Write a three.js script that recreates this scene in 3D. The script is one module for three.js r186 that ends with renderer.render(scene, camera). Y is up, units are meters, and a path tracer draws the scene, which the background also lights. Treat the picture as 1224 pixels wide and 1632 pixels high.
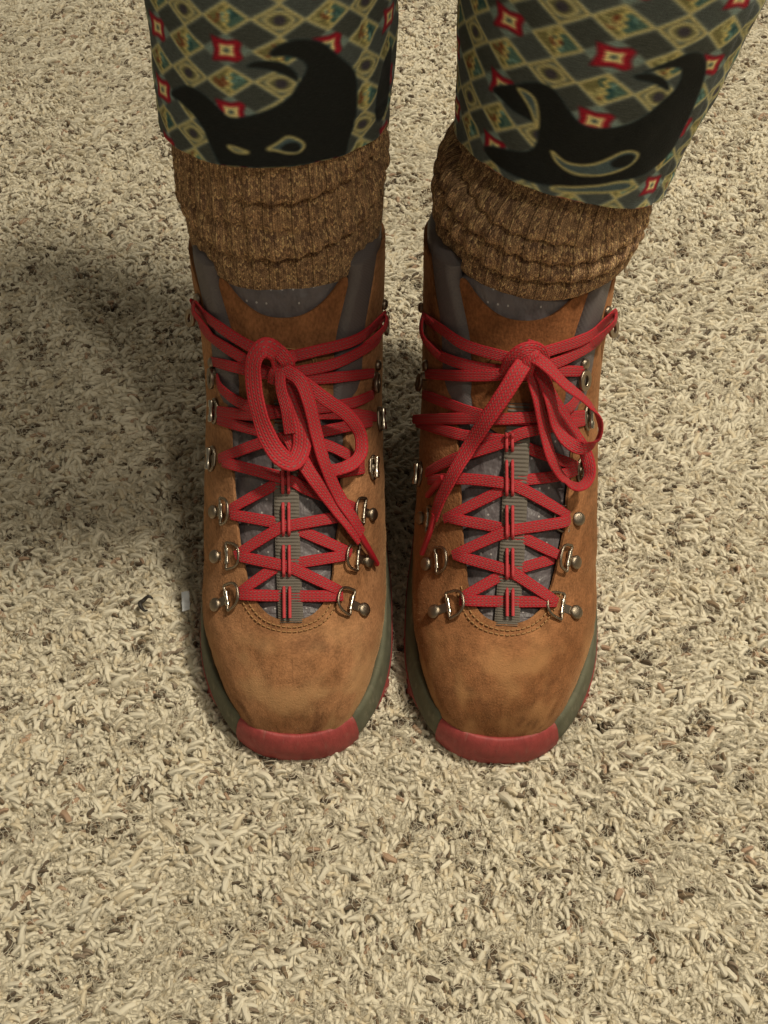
import * as THREE from 'three';
import { ImprovedNoise } from 'three/addons/math/ImprovedNoise.js';
import { mergeGeometries, mergeVertices } from 'three/addons/utils/BufferGeometryUtils.js';

// ------------------------------------------------------------------ camera, light, exposure
const scene = new THREE.Scene();
const W0 = 1224, H0 = 1632, FPX = 1900;
const camera = new THREE.PerspectiveCamera(2 * Math.atan(H0 / 2 / FPX) * 180 / Math.PI, W0 / H0, 0.02, 30);
camera.position.set(0, 0.563, 0.278);
camera.rotation.set(-50 * Math.PI / 180, 0, 0);
camera.updateMatrixWorld(true); camera.updateProjectionMatrix();
scene.add(camera);
scene.background = new THREE.Color().setRGB(0.12, 0.109, 0.083);   // light bounced about the room
const renderer = new THREE.WebGLRenderer({ antialias: true });
renderer.setSize(768, 1024);
renderer.toneMapping = THREE.LinearToneMapping;
renderer.toneMappingExposure = 1.02;
renderer.shadowMap.enabled = true; renderer.shadowMap.type = THREE.PCFSoftShadowMap;
function lamp(x, y, z, power, color, radius) {
  const l = new THREE.PointLight(color, power, 0, 2);
  l.position.set(x, y, z); l.castShadow = true; l.shadow.radius = radius; l.shadow.mapSize.set(2048, 2048);
  l.shadow.bias = -0.0005; scene.add(l); return l;
}
const warm = new THREE.Color().setRGB(1, 0.918, 0.725);
lamp(0.68, 2.05, -0.10, 11.4, warm, 4.5);      // the bulbs of a ceiling lamp to the right
lamp(0.66, 2.0, 0.85, 2.3, warm, 4.5);
lamp(0.75, 2.1, -0.95, 0.9, warm, 4.5);
camera.far = 30;

// ------------------------------------------------------------------ helpers
const noise = new ImprovedNoise();
function rng(seed) { let a = seed >>> 0; return () => { a = (a + 0x6D2B79F5) | 0; let t = Math.imul(a ^ (a >>> 15), 1 | a); t = (t + Math.imul(t ^ (t >>> 7), 61 | t)) ^ t; return ((t ^ (t >>> 14)) >>> 0) / 4294967296; }; }
const clamp = (x, a = 0, b = 1) => Math.min(b, Math.max(a, x));
const lerp = (a, b, t) => a + (b - a) * t;
const smooth = (a, b, x) => { const t = clamp((x - a) / (b - a)); return t * t * (3 - 2 * t); };
function fbm(x, y, z, oct = 4) { let s = 0, a = 0.5, f = 1; for (let i = 0; i < oct; i++) { s += a * noise.noise(x * f, y * f, z * f + i * 7.3); f *= 2.03; a *= 0.5; } return s; }
const V = (x, y, z) => new THREE.Vector3(x, y, z);
function spline(xs, ys) {                        // Catmull-Rom through (xs, ys), xs rising
  return x => {
    let i = 0; while (i < xs.length - 2 && x > xs[i + 1]) i++;
    const x0 = xs[i], x1 = xs[i + 1], t = (x - x0) / (x1 - x0), h = x1 - x0;
    const m0 = i > 0 ? (ys[i + 1] - ys[i - 1]) / (xs[i + 1] - xs[i - 1]) : (ys[1] - ys[0]) / h;
    const m1 = i < xs.length - 2 ? (ys[i + 2] - ys[i]) / (xs[i + 2] - xs[i]) : (ys[i + 1] - ys[i]) / h;
    if (t < 0) return ys[0] + m0 * (x - x0);
    if (t > 1) return ys[i + 1] + m1 * (x - x1);
    const t2 = t * t, t3 = t2 * t;
    return (2 * t3 - 3 * t2 + 1) * ys[i] + (t3 - 2 * t2 + t) * h * m0 + (-2 * t3 + 3 * t2) * ys[i + 1] + (t3 - t2) * h * m1;
  };
}
const linearTable = (xs, ys) => x => { if (x <= xs[0]) return ys[0]; for (let i = 0; i < xs.length - 1; i++) if (x <= xs[i + 1]) return lerp(ys[i], ys[i + 1], (x - xs[i]) / (xs[i + 1] - xs[i])); return ys[ys.length - 1]; };
function dataTex(w, h, fn, srgb, repeat) {       // fn(u, v) -> [r, g, b] 0..1
  const d = new Uint8Array(w * h * 4);
  for (let j = 0; j < h; j++) for (let i = 0; i < w; i++) {
    const c = fn((i + 0.5) / w, (j + 0.5) / h), o = (j * w + i) * 4;
    for (let k = 0; k < 3; k++) { let v = typeof c === 'number' ? c : c[k]; v = clamp(v); if (srgb) v = v <= 0.0031308 ? v * 12.92 : 1.055 * Math.pow(v, 1 / 2.4) - 0.055; d[o + k] = Math.round(v * 255); }
    d[o + 3] = 255;
  }
  const t = new THREE.DataTexture(d, w, h); t.wrapS = t.wrapT = THREE.RepeatWrapping; t.magFilter = THREE.LinearFilter; t.minFilter = THREE.LinearFilter;
  if (srgb) t.colorSpace = THREE.SRGBColorSpace;
  if (repeat) t.repeat.set(repeat[0], repeat[1]);
  t.needsUpdate = true; return t;
}
const rgb = (r, g, b) => new THREE.Color().setRGB(r, g, b);
const used = {};
function numbered(n) { used[n] = (used[n] || 0) + 1; return used[n] === 1 ? n : n + '_' + String(used[n] - 1).padStart(3, '0'); }
function part(name, geo, mat, parent) { const m = new THREE.Mesh(geo, mat); m.name = numbered(name); m.castShadow = m.receiveShadow = true; parent.add(m); return m; }
function thing(name, label, category) { const g = new THREE.Group(); g.name = numbered(name); if (label) g.userData.label = label; if (category) g.userData.category = category; scene.add(g); return g; }
// grid of points -> geometry; rows[i][j] = {p, n?, u, v}
function gridGeo(rows, closeJ = false, flip = false) {
  const pos = [], uv = [], nor = [], idx = [], R = rows.length, C = rows[0].length, hasN = !!rows[0][0].n;
  for (const r of rows) for (const q of r) { pos.push(q.p.x, q.p.y, q.p.z); uv.push(q.u || 0, q.v || 0); if (hasN) nor.push(q.n.x, q.n.y, q.n.z); }
  for (let i = 0; i < R - 1; i++) for (let j = 0; j < C - 1 + (closeJ ? 1 : 0); j++) {
    const a = i * C + j, b = i * C + (j + 1) % C, c = a + C, d = (i + 1) * C + (j + 1) % C;
    if (flip) idx.push(a, c, b, b, c, d); else idx.push(a, b, c, b, d, c);
  }
  const g = new THREE.BufferGeometry();
  g.setAttribute('position', new THREE.Float32BufferAttribute(pos, 3)); g.setAttribute('uv', new THREE.Float32BufferAttribute(uv, 2)); g.setIndex(idx);
  if (hasN) g.setAttribute('normal', new THREE.Float32BufferAttribute(nor, 3)); else g.computeVertexNormals();
  return g;
}
// a sheet with real thickness: outer grid, inner grid, and the strip round its border
function shellGeo(rows, th, flip = false) {
  const inner = rows.map(r => r.map(q => ({ p: q.p.clone().addScaledVector(q.n, -th), n: q.n.clone().negate(), u: q.u, v: q.v })));
  const R = rows.length, C = rows[0].length, loop = [];
  for (let j = 0; j < C; j++) loop.push([0, j]);
  for (let i = 1; i < R; i++) loop.push([i, C - 1]);
  for (let j = C - 2; j >= 0; j--) loop.push([R - 1, j]);
  for (let i = R - 2; i >= 0; i--) loop.push([i, 0]);
  const rim = [loop.map(([i, j]) => ({ p: rows[i][j].p, u: rows[i][j].u, v: rows[i][j].v })), loop.map(([i, j]) => ({ p: inner[i][j].p, u: inner[i][j].u + 0.002, v: inner[i][j].v }))];
  return mergeGeometries([gridGeo(rows, false, flip), gridGeo(inner, false, !flip), gridGeo(rim, false, flip)]);
}
function pixelRay(px, py) { const r = new THREE.Raycaster(); r.setFromCamera(new THREE.Vector2(px / W0 * 2 - 1, 1 - py / H0 * 2), camera); return r; }
function atZ(px, py, z) { const r = pixelRay(px, py).ray, t = (z - r.origin.z) / r.direction.z; return r.origin.clone().addScaledVector(r.direction, t); }
function atY(px, py, y) { const r = pixelRay(px, py).ray, t = (y - r.origin.y) / r.direction.y; return r.origin.clone().addScaledVector(r.direction, t); }

// ------------------------------------------------------------------ carpet
const carpet = new THREE.Group(); carpet.name = 'floor'; carpet.userData.kind = 'structure'; scene.add(carpet);
{
  const base = new THREE.PlaneGeometry(6, 6).rotateX(-Math.PI / 2).translate(0, -0.0048, -0.3);
  part('carpet_backing', base, new THREE.MeshStandardMaterial({ color: rgb(0.62, 0.54, 0.41), roughness: 1 }), carpet);
  const yarnBump = dataTex(64, 64, (u, v) => 0.5 + 0.5 * noise.noise(u * 22, v * 3, 1.5), false, [1, 1]);
  const yarnMat = new THREE.MeshPhysicalMaterial({ color: 0xffffff, roughness: 0.72, bumpMap: yarnBump, bumpScale: 0.0004, sheen: 0.6, sheenRoughness: 0.5, sheenColor: rgb(1, 0.95, 0.85), specularIntensity: 0.6 });
  const VAR = 8, rand = rng(11), tufts = [];
  for (let v = 0; v < VAR; v++) {               // a short, plump, curled two-ply yarn end with a blunt tip
    const L = 0.0082 * (0.75 + 0.6 * rand()), bend = 1.2 + 1.3 * rand(), side = (rand() - 0.5) * 3.4, tw = 5 + 4 * rand(), wv = (rand() - 0.5) * 1.8, rows = [];
    let p = V(0, -0.0065, 0), el = 1.25 + 0.3 * rand(), az = 0;
    const N = 9;
    for (let i = 0; i <= N + 2; i++) {
      const t = Math.min(1, i / N), cap = i <= N ? 1 : i === N + 1 ? 0.72 : 0.02, r = 0.00118 * (0.82 + 0.12 * v / 4) * (0.85 + 0.25 * Math.sin(Math.PI * clamp(t * 0.9 + 0.1)) + 0.10 * Math.sin(t * 13 + v)) * cap;
      const dir = V(Math.cos(el) * Math.cos(az), Math.sin(el), Math.cos(el) * Math.sin(az)), s1 = V(-Math.sin(az), 0, Math.cos(az)), s2 = dir.clone().cross(s1), row = [];
      for (let j = 0; j < 7; j++) { const a = j / 7 * Math.PI * 2, q = r * (1 + 0.22 * Math.cos(2 * (a - tw * t))); row.push({ p: p.clone().addScaledVector(s1, q * Math.cos(a)).addScaledVector(s2, q * Math.sin(a)), u: j / 7, v: t }); }
      rows.push(row); p = p.clone().addScaledVector(dir, i < N ? L / N : i === N ? 0.0006 : 0.0003); if (i < N) { el -= bend / N * (0.4 + 1.2 * t); az += side / N + wv * Math.cos(i * 1.3) * 0.3; }
    }
    tufts.push(gridGeo(rows, true, true));
  }
  const lists = tufts.map(() => []), step = 0.0021, m = new THREE.Matrix4(), q = new THREE.Quaternion(), up = V(0, 1, 0);
  for (let z = -1.0; z < 0.2; z += step) for (let x = -0.58; x < 0.58; x += step) {
    const X = x + (rand() - 0.5) * step * 1.1, Z = z + (rand() - 0.5) * step * 1.1;
    const half = 0.20 + (0.278 - Z) * 0.30; if (Math.abs(X) > half + 0.03) continue;
    const az = -0.9 + 4.5 * fbm(X * 5 + 3, Z * 5, 2.2, 3) + 2.4 * fbm(X * 60, Z * 60, 9.1, 2) + (rand() - 0.5) * 1.9;
    const mat = smooth(0.05, 0.35, fbm(X * 11 + 20, Z * 11, 6.6, 3)), lean = (rand() - 0.35) * 0.35 + 0.35 * mat, sc = (1.0 + 0.45 * rand()) * (rand() < 0.06 ? 1.35 : 1);
    q.setFromAxisAngle(up, az); q.multiply(new THREE.Quaternion().setFromAxisAngle(V(0, 0, 1), -lean)); q.multiply(new THREE.Quaternion().setFromAxisAngle(up, (rand() - 0.5) * 0.5));
    const f = fbm(X * 150 + 40, Z * 150, 0.7, 2) + 0.15 * fbm(X * 14, Z * 14, 4, 2), r = rand();
    let c; const k = 0.9 + 0.2 * rand();
    if (f > 0.236 - 0.08 * r) c = rand() < 0.5 ? [0.125, 0.09, 0.06] : [0.23, 0.165, 0.105]; else if (f > 0.21 || r < 0.035) c = [0.26, 0.20, 0.145]; else if (r < 0.055) c = [0.42, 0.28, 0.19]; else if (r < 0.2) c = [0.66, 0.565, 0.41]; else c = [0.72, 0.65, 0.515];
    const dk = c[0] < 0.3 ? 0.75 : 1;
    m.compose(V(X, (dk < 1 ? 0.0002 : 0) + (rand() - 0.5) * 0.0026 + 0.0045 * fbm(X * 45, Z * 45, 5.5, 2), Z), q, V(sc * dk, sc * (0.85 + 0.3 * rand()), sc * dk));
    lists[Math.floor(rand() * VAR)].push([m.clone(), c.map(v => v * k)]);
  }
  { // fine loose fibres frayed out of the yarn
    const fr = [], R = rng(77);
    for (let v = 0; v < 3; v++) { const c = new THREE.CatmullRomCurve3([0, 1, 2, 3].map(i => V(0.0026 * i + 0.001 * R(), -0.001 + 0.0026 * Math.sin(i * 0.9 + R()), 0.0022 * (R() - 0.5) * i))); fr.push(new THREE.TubeGeometry(c, 6, 0.00016, 3)); }
    fr.forEach((g, v) => { const n = 31000, im = new THREE.InstancedMesh(g, new THREE.MeshStandardMaterial({ color: rgb(0.70, 0.63, 0.50), roughness: 0.9 }), n), sv = V(1, 1, 1); im.name = numbered('carpet_fibre'); im.userData.kind = 'stuff'; im.castShadow = im.receiveShadow = true;
      for (let i = 0; i < n; i++) { const Z = lerp(-0.98, 0.19, R()), half = 0.22 + (0.278 - Z) * 0.30; q.setFromAxisAngle(up, R() * 6.283); m.compose(V((R() * 2 - 1) * half, -0.0005 + 0.0022 * R(), Z), q, sv.setScalar(0.6 + 0.7 * R())); im.setMatrixAt(i, m); }
      carpet.add(im); });
  }
  const col = new THREE.Color();
  tufts.forEach((g, i) => {
    const im = new THREE.InstancedMesh(g, yarnMat, lists[i].length); im.name = numbered('carpet_pile'); im.userData.kind = 'stuff'; im.castShadow = im.receiveShadow = true;
    lists[i].forEach(([mm, c], j) => { im.setMatrixAt(j, mm); im.setColorAt(j, col.setRGB(...c)); }); carpet.add(im);
  });
}

// ------------------------------------------------------------------ boot materials
function suedeColour(seed, tone) {
  return dataTex(896, 896, (u, v) => {
    const X = u * 0.2, Y = v * 0.25;
    let s = 0.5 + 0.9 * fbm(X * 22 + seed, Y * 22, seed * 1.7, 4);
    const fine = fbm(X * 900, Y * 700, seed + 3, 2), nap = fbm(X * 130 + 9, Y * 90, seed + 5, 3);
    let c = [lerp(0.225, 0.39, s), lerp(0.099, 0.192, s), lerp(0.042, 0.094, s)];
    const k = (1 + 0.6 * nap + 0.7 * fine) * tone; c = c.map(q => q * k);
    const toe = smooth(0.42, 0.2, v), worn = toe * smooth(-0.1, 0.25, fbm(X * 30 + 4 + seed, Y * 30, seed + 8, 3));   // nap rubbed pale on the toe
    c = [lerp(c[0], 0.50, worn * 0.6), lerp(c[1], 0.285, worn * 0.6), lerp(c[2], 0.135, worn * 0.6)];
    const band = smooth(0.0, 0.4, fbm(X * 16 + seed * 5, Y * 26 + 7, seed + 15, 4)) * 0.38; c = c.map((q, i) => q * (1 - band * [0.42, 0.5, 0.55][i]));
    const stain = smooth(0.13, 0.42, fbm(X * 38 + seed * 3, Y * 38 + 2, seed + 12, 4)) * (0.18 + 0.40 * toe);                // dark rub marks
    c = c.map((q, i) => q * (1 - stain * [0.62, 0.66, 0.6][i]));
    return c;
  }, true, [1 / 0.2, 1 / 0.25]);
}
const suedeBump = dataTex(512, 512, (u, v) => 0.5 + 0.28 * noise.noise(u * 26, v * 26, 2) + 0.40 * noise.noise(u * 62, v * 62, 4), false, [1 / 0.05, 1 / 0.05]);
const suede = (seed, tone) => new THREE.MeshPhysicalMaterial({ map: suedeColour(seed, tone), roughness: 0.95, bumpMap: suedeBump, bumpScale: 0.00032, sheen: 0.9, sheenRoughness: 0.6, sheenColor: rgb(0.62, 0.38, 0.2), specularIntensity: 0.25 });
const liningBump = dataTex(256, 256, (u, v) => 0.5 + 0.35 * Math.sin(u * Math.PI * 2 * 34) * Math.sin(v * Math.PI * 2 * 34) + 0.3 * noise.noise(u * 6, v * 6, 3), false, [1 / 0.04, 1 / 0.04]);
const M = {
  lining: new THREE.MeshPhysicalMaterial({ color: rgb(0.115, 0.096, 0.098), roughness: 0.55, bumpMap: liningBump, bumpScale: 0.0002, sheen: 0.3, sheenRoughness: 0.4, sheenColor: rgb(0.6, 0.55, 0.6) }),
  tongue: null,
  webbing: new THREE.MeshStandardMaterial({ color: rgb(0.145, 0.122, 0.10), roughness: 0.85 }),
  midsole: new THREE.MeshStandardMaterial({ map: dataTex(512, 512, (u, v) => { const s = 1 + 0.5 * fbm(u * 12, v * 12, 6, 4), d = smooth(0.12, 0.4, fbm(u * 20, v * 9, 9, 4)) * 0.5 + (noise.noise(u * 90, v * 14, 3) > 0.52 ? 0.25 : 0); return [lerp(0.120 * s, 0.26, d), lerp(0.117 * s, 0.23, d), lerp(0.075 * s, 0.16, d)]; }, true, [1 / 0.1, 1 / 0.1]), roughness: 0.8, bumpMap: suedeBump, bumpScale: 0.0002 }),
  rubber: new THREE.MeshPhysicalMaterial({ map: dataTex(256, 256, (u, v) => { const s = 1 + 0.45 * fbm(u * 14, v * 14, 3, 4), d = smooth(0.15, 0.45, fbm(u * 22, v * 10, 7, 4)) * 0.35; return [lerp(0.34 * s, 0.30, d), lerp(0.052 * s, 0.16, d), lerp(0.05 * s, 0.12, d)]; }, true, [1 / 0.1, 1 / 0.1]), roughness: 0.6, bumpMap: suedeBump, bumpScale: 0.0002 }),
  metal: new THREE.MeshStandardMaterial({ color: rgb(0.29, 0.235, 0.18), metalness: 1, roughness: 0.36, bumpMap: suedeBump, bumpScale: 0.00004 }),
  brightMetal: new THREE.MeshStandardMaterial({ color: rgb(0.52, 0.46, 0.38), metalness: 1, roughness: 0.24 }),
  thread: new THREE.MeshStandardMaterial({ color: rgb(0.38, 0.20, 0.075), roughness: 0.7 }),
  cord: new THREE.MeshStandardMaterial({ color: rgb(0.52, 0.05, 0.06), roughness: 0.75 }),
  aglet: new THREE.MeshPhysicalMaterial({ color: rgb(0.36, 0.012, 0.022), roughness: 0.45 }),
};
M.tongue = new THREE.MeshPhysicalMaterial({
  map: dataTex(512, 512, (u, v) => {              // grey nylon with small silver dots in staggered rows
    const s = 1 + 0.35 * fbm(u * 18, v * 18, 4, 3), gx = u * 18, gy = v * 18, row = Math.floor(gy), fx = (gx + (row % 2) * 0.5) % 1 - 0.5, fy = gy - row - 0.5;
    const d = Math.hypot(fx, fy * 1.3) < 0.10 && noise.noise(Math.floor(gx + (row % 2) * 0.5) * 1.37, row * 2.11, 0.5) > 0.0 ? 1 : 0;
    return d ? [0.46, 0.42, 0.40] : [0.128 * s, 0.106 * s, 0.112 * s];
  }, true, [1 / 0.1, 1 / 0.1]), roughness: 0.5, bumpMap: dataTex(512, 512, (u, v) => 0.5 + 0.9 * fbm(u * 10, v * 10, 8, 4), false, [1 / 0.1, 1 / 0.1]), bumpScale: 0.0022, sheen: 0.3, sheenRoughness: 0.4, sheenColor: rgb(0.6, 0.55, 0.6),
});
const laceAt = (u, v) => { const f = (u * 2) % 1, r = f * 7, ri = Math.floor(r), fr = r - ri - 0.5; return [ri, fr, (v * 2 + (ri % 2) * 0.5 + fr * 0.45 * (ri % 2 ? 1 : -1) + 1) % 1]; };
const laceTex = dataTex(256, 128, (u, v) => {     // braid: rows of grey dashes on red, one face in u 0..0.5, the other in 0.5..1
  const [ri, fr, ph] = laceAt(u, v), dash = ri === 0 || ri === 6 ? 0 : ri % 2 ? smooth(0.40, 0.26, Math.abs(fr)) * smooth(0.30, 0.18, Math.abs(ph - 0.5)) : 0.25 * smooth(0.2, 0.1, Math.abs(ph - 0.5));
  const g = 0.86 + 0.3 * noise.noise(u * 40, v * 14, 2);
  return [lerp(0.50 * g, 0.17, dash * 0.9), lerp(0.013 * g, 0.095, dash * 0.9), lerp(0.024 * g, 0.08, dash * 0.9)];
}, true, [1, 1 / 0.0040]);
const laceBump = dataTex(256, 128, (u, v) => { const [ri, fr, ph] = laceAt(u, v); return 0.5 + 0.22 * Math.cos(fr * Math.PI * 2) + 0.2 * Math.cos(ph * Math.PI * 2); }, false, [1, 1 / 0.0040]);
M.lace = new THREE.MeshPhysicalMaterial({ map: laceTex, bumpMap: laceBump, bumpScale: 0.00035, roughness: 0.75, sheen: 0.2, sheenRoughness: 0.5, sheenColor: rgb(0.9, 0.25, 0.25) });

// ------------------------------------------------------------------ boot shape: sections fan from the sole up to the collar
const K = [0, 1, 2, 3, 4, 5, 6, 7, 8, 9, 10, 11];
const Tz = spline(K, [-0.0125, -0.017, -0.026, -0.039, -0.0525, -0.070, -0.090, -0.112, -0.135, -0.153, -0.168, -0.178]);
const Ty = spline(K, [0.0205, 0.0390, 0.0515, 0.0605, 0.066, 0.077, 0.093, 0.112, 0.135, 0.158, 0.185, 0.208]);
const Bz = spline(K, [-0.0130, -0.021, -0.038, -0.065, -0.090, -0.130, -0.175, -0.225, -0.275, -0.287, -0.280, -0.277]);
const By = spline(K, [0.0205, 0.0205, 0.0215, 0.0235, 0.025, 0.026, 0.027, 0.028, 0.036, 0.095, 0.163, 0.188]);
const Wk = spline(K, [0.0180, 0.0275, 0.0370, 0.0455, 0.0500, 0.0512, 0.0507, 0.0500, 0.0500, 0.0508, 0.0520, 0.0520]);
const Bl = linearTable([0, 5, 6, 7, 8, 9, 11], [0, 0, 0.12, 0.4, 0.85, 1, 1]);
const Wb = linearTable([0, 5, 6, 7, 8, 9, 11], [1, 1, 0.95, 0.85, 0.82, 1, 1]);
const EXP = 2.35;
const Gk = linearTable([4, 4.02, 4.08, 4.18, 4.35, 4.6, 5, 6, 7, 8, 9, 9.6, 10, 11], [0, 0.0035, 0.0075, 0.0115, 0.0155, 0.019, 0.0222, 0.0268, 0.0290, 0.0315, 0.0388, 0.0450, 0.0488, 0.050]);
const toeShift = (z, inner) => inner * 0.0035 * smooth(-0.10, -0.01, z);
const NORM = []; for (let i = 0; i <= 480; i++) { NORM.push(1); let m = 0; for (let j = 0; j <= 60; j++) m = Math.max(m, section(i / 40, j / 60)[0]); NORM[i] = Wk(i / 40) / m; }
function section(k, t) {
  const kn = clamp(k * 40, 0, 480), ki = Math.floor(kn), nm = NORM.length > ki + 1 ? lerp(NORM[ki], NORM[ki + 1], kn - ki) : 1;
  const W = Wk(k) * nm, b = Bl(k), f = t * Math.PI / 2, s = -Math.PI / 2 + t * Math.PI, e = 2 / EXP;
  const x1 = W * Math.pow(Math.max(0, Math.cos(f)), e), h1 = Math.pow(Math.max(0, Math.sin(f)), e);
  const x2 = W * Math.pow(Math.max(0, Math.cos(s)), 2 / 2.15), h2 = 0.5 + 0.5 * Math.sign(s) * Math.pow(Math.abs(Math.sin(s)), 2 / 2.15);
  const h = lerp(h1, h2, b), x = lerp(x1, x2, b) * lerp(Wb(k), 1, smooth(0, 0.4, h));
  return [x, h];
}
function S(k, t, side, inner) {
  const [x, h] = section(k, t), z = lerp(Bz(k), Tz(k), h), y = lerp(By(k), Ty(k), h) + 0.001 * smooth(8.6, 10.3, k) * Math.max(0, 1 - Math.pow(2 * h - 0.9, 2));
  return V(side * x + toeShift(z, inner), y, z);
}
function SN(k, t, side, inner) {
  const e = 0.004, a = S(k + e, t, side, inner).sub(S(k - e, t, side, inner));
  const t1 = Math.min(1, t + e), t0 = Math.max(0, t - e), b = S(k, t1, side, inner).sub(S(k, t0, side, inner));
  if (t > 0.9) { const c = S(k, 1 - 0.03, 1, inner).sub(S(k, 1 - 0.03, -1, inner)).multiplyScalar(-side).normalize(); b.normalize().lerp(c, smooth(0.90, 1.0, t)); }
  return a.cross(b).multiplyScalar(side).normalize();
}
function tForX(k, x) { let lo = 0.5, hi = 1; if (section(k, 0.5)[0] < x && Bl(k) < 0.5) lo = 0; for (let i = 0; i < 26; i++) { const m = (lo + hi) / 2; if (section(k, m)[0] > x) lo = m; else hi = m; } return (lo + hi) / 2; }
function P(k, t, side, inner, off = 0) { const p = S(k, t, side, inner), n = SN(k, t, side, inner); if (off) p.addScaledVector(n, off); return { p, n, u: 0.1 + side * (1 - t) * 0.09, v: k * 0.0227 }; }
// across the front: s in metres from the centre line
function front(k, x, inner, off = 0) { const side = x < 0 ? -1 : 1; return P(k, Math.abs(x) < 1e-5 ? 1 : tForX(k, Math.abs(x)), side, inner, off); }

const OZ = spline([0, 1, 2, 3, 4, 5, 6, 7, 8, 9, 10, 11, 12, 13, 14], [-0.0085, -0.0093, -0.0119, -0.0172, -0.027, -0.045, -0.071, -0.11, -0.16, -0.20, -0.24, -0.268, -0.283, -0.290, -0.2915]);
const OX = spline([0, 1, 2, 3, 4, 5, 6, 7, 8, 9, 10, 11, 12, 13, 14], [0, 0.0105, 0.0195, 0.0275, 0.0362, 0.0448, 0.0510, 0.0525, 0.0492, 0.046, 0.043, 0.038, 0.026, 0.012, 0]);
function outline(a, inner, off, y, upper = 0) {   // a in -14..14, 0 at the toe tip
  const s = a < 0 ? -1 : 1, q = Math.abs(a), e = 0.05;
  const x = s * OX(q), z = OZ(q), tx = s * (OX(Math.min(14, q + e)) - OX(Math.max(0, q - e))), tz = OZ(Math.min(14, q + e)) - OZ(Math.max(0, q - e));
  const n = q < 0.02 ? V(0, 0, 1) : q > 13.98 ? V(0, 0, -1) : V(-tz * s, 0, tx * s).normalize();
  const p = V(x + toeShift(z, inner), y, z).addScaledVector(n, off);
  return { p, n };
}

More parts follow.
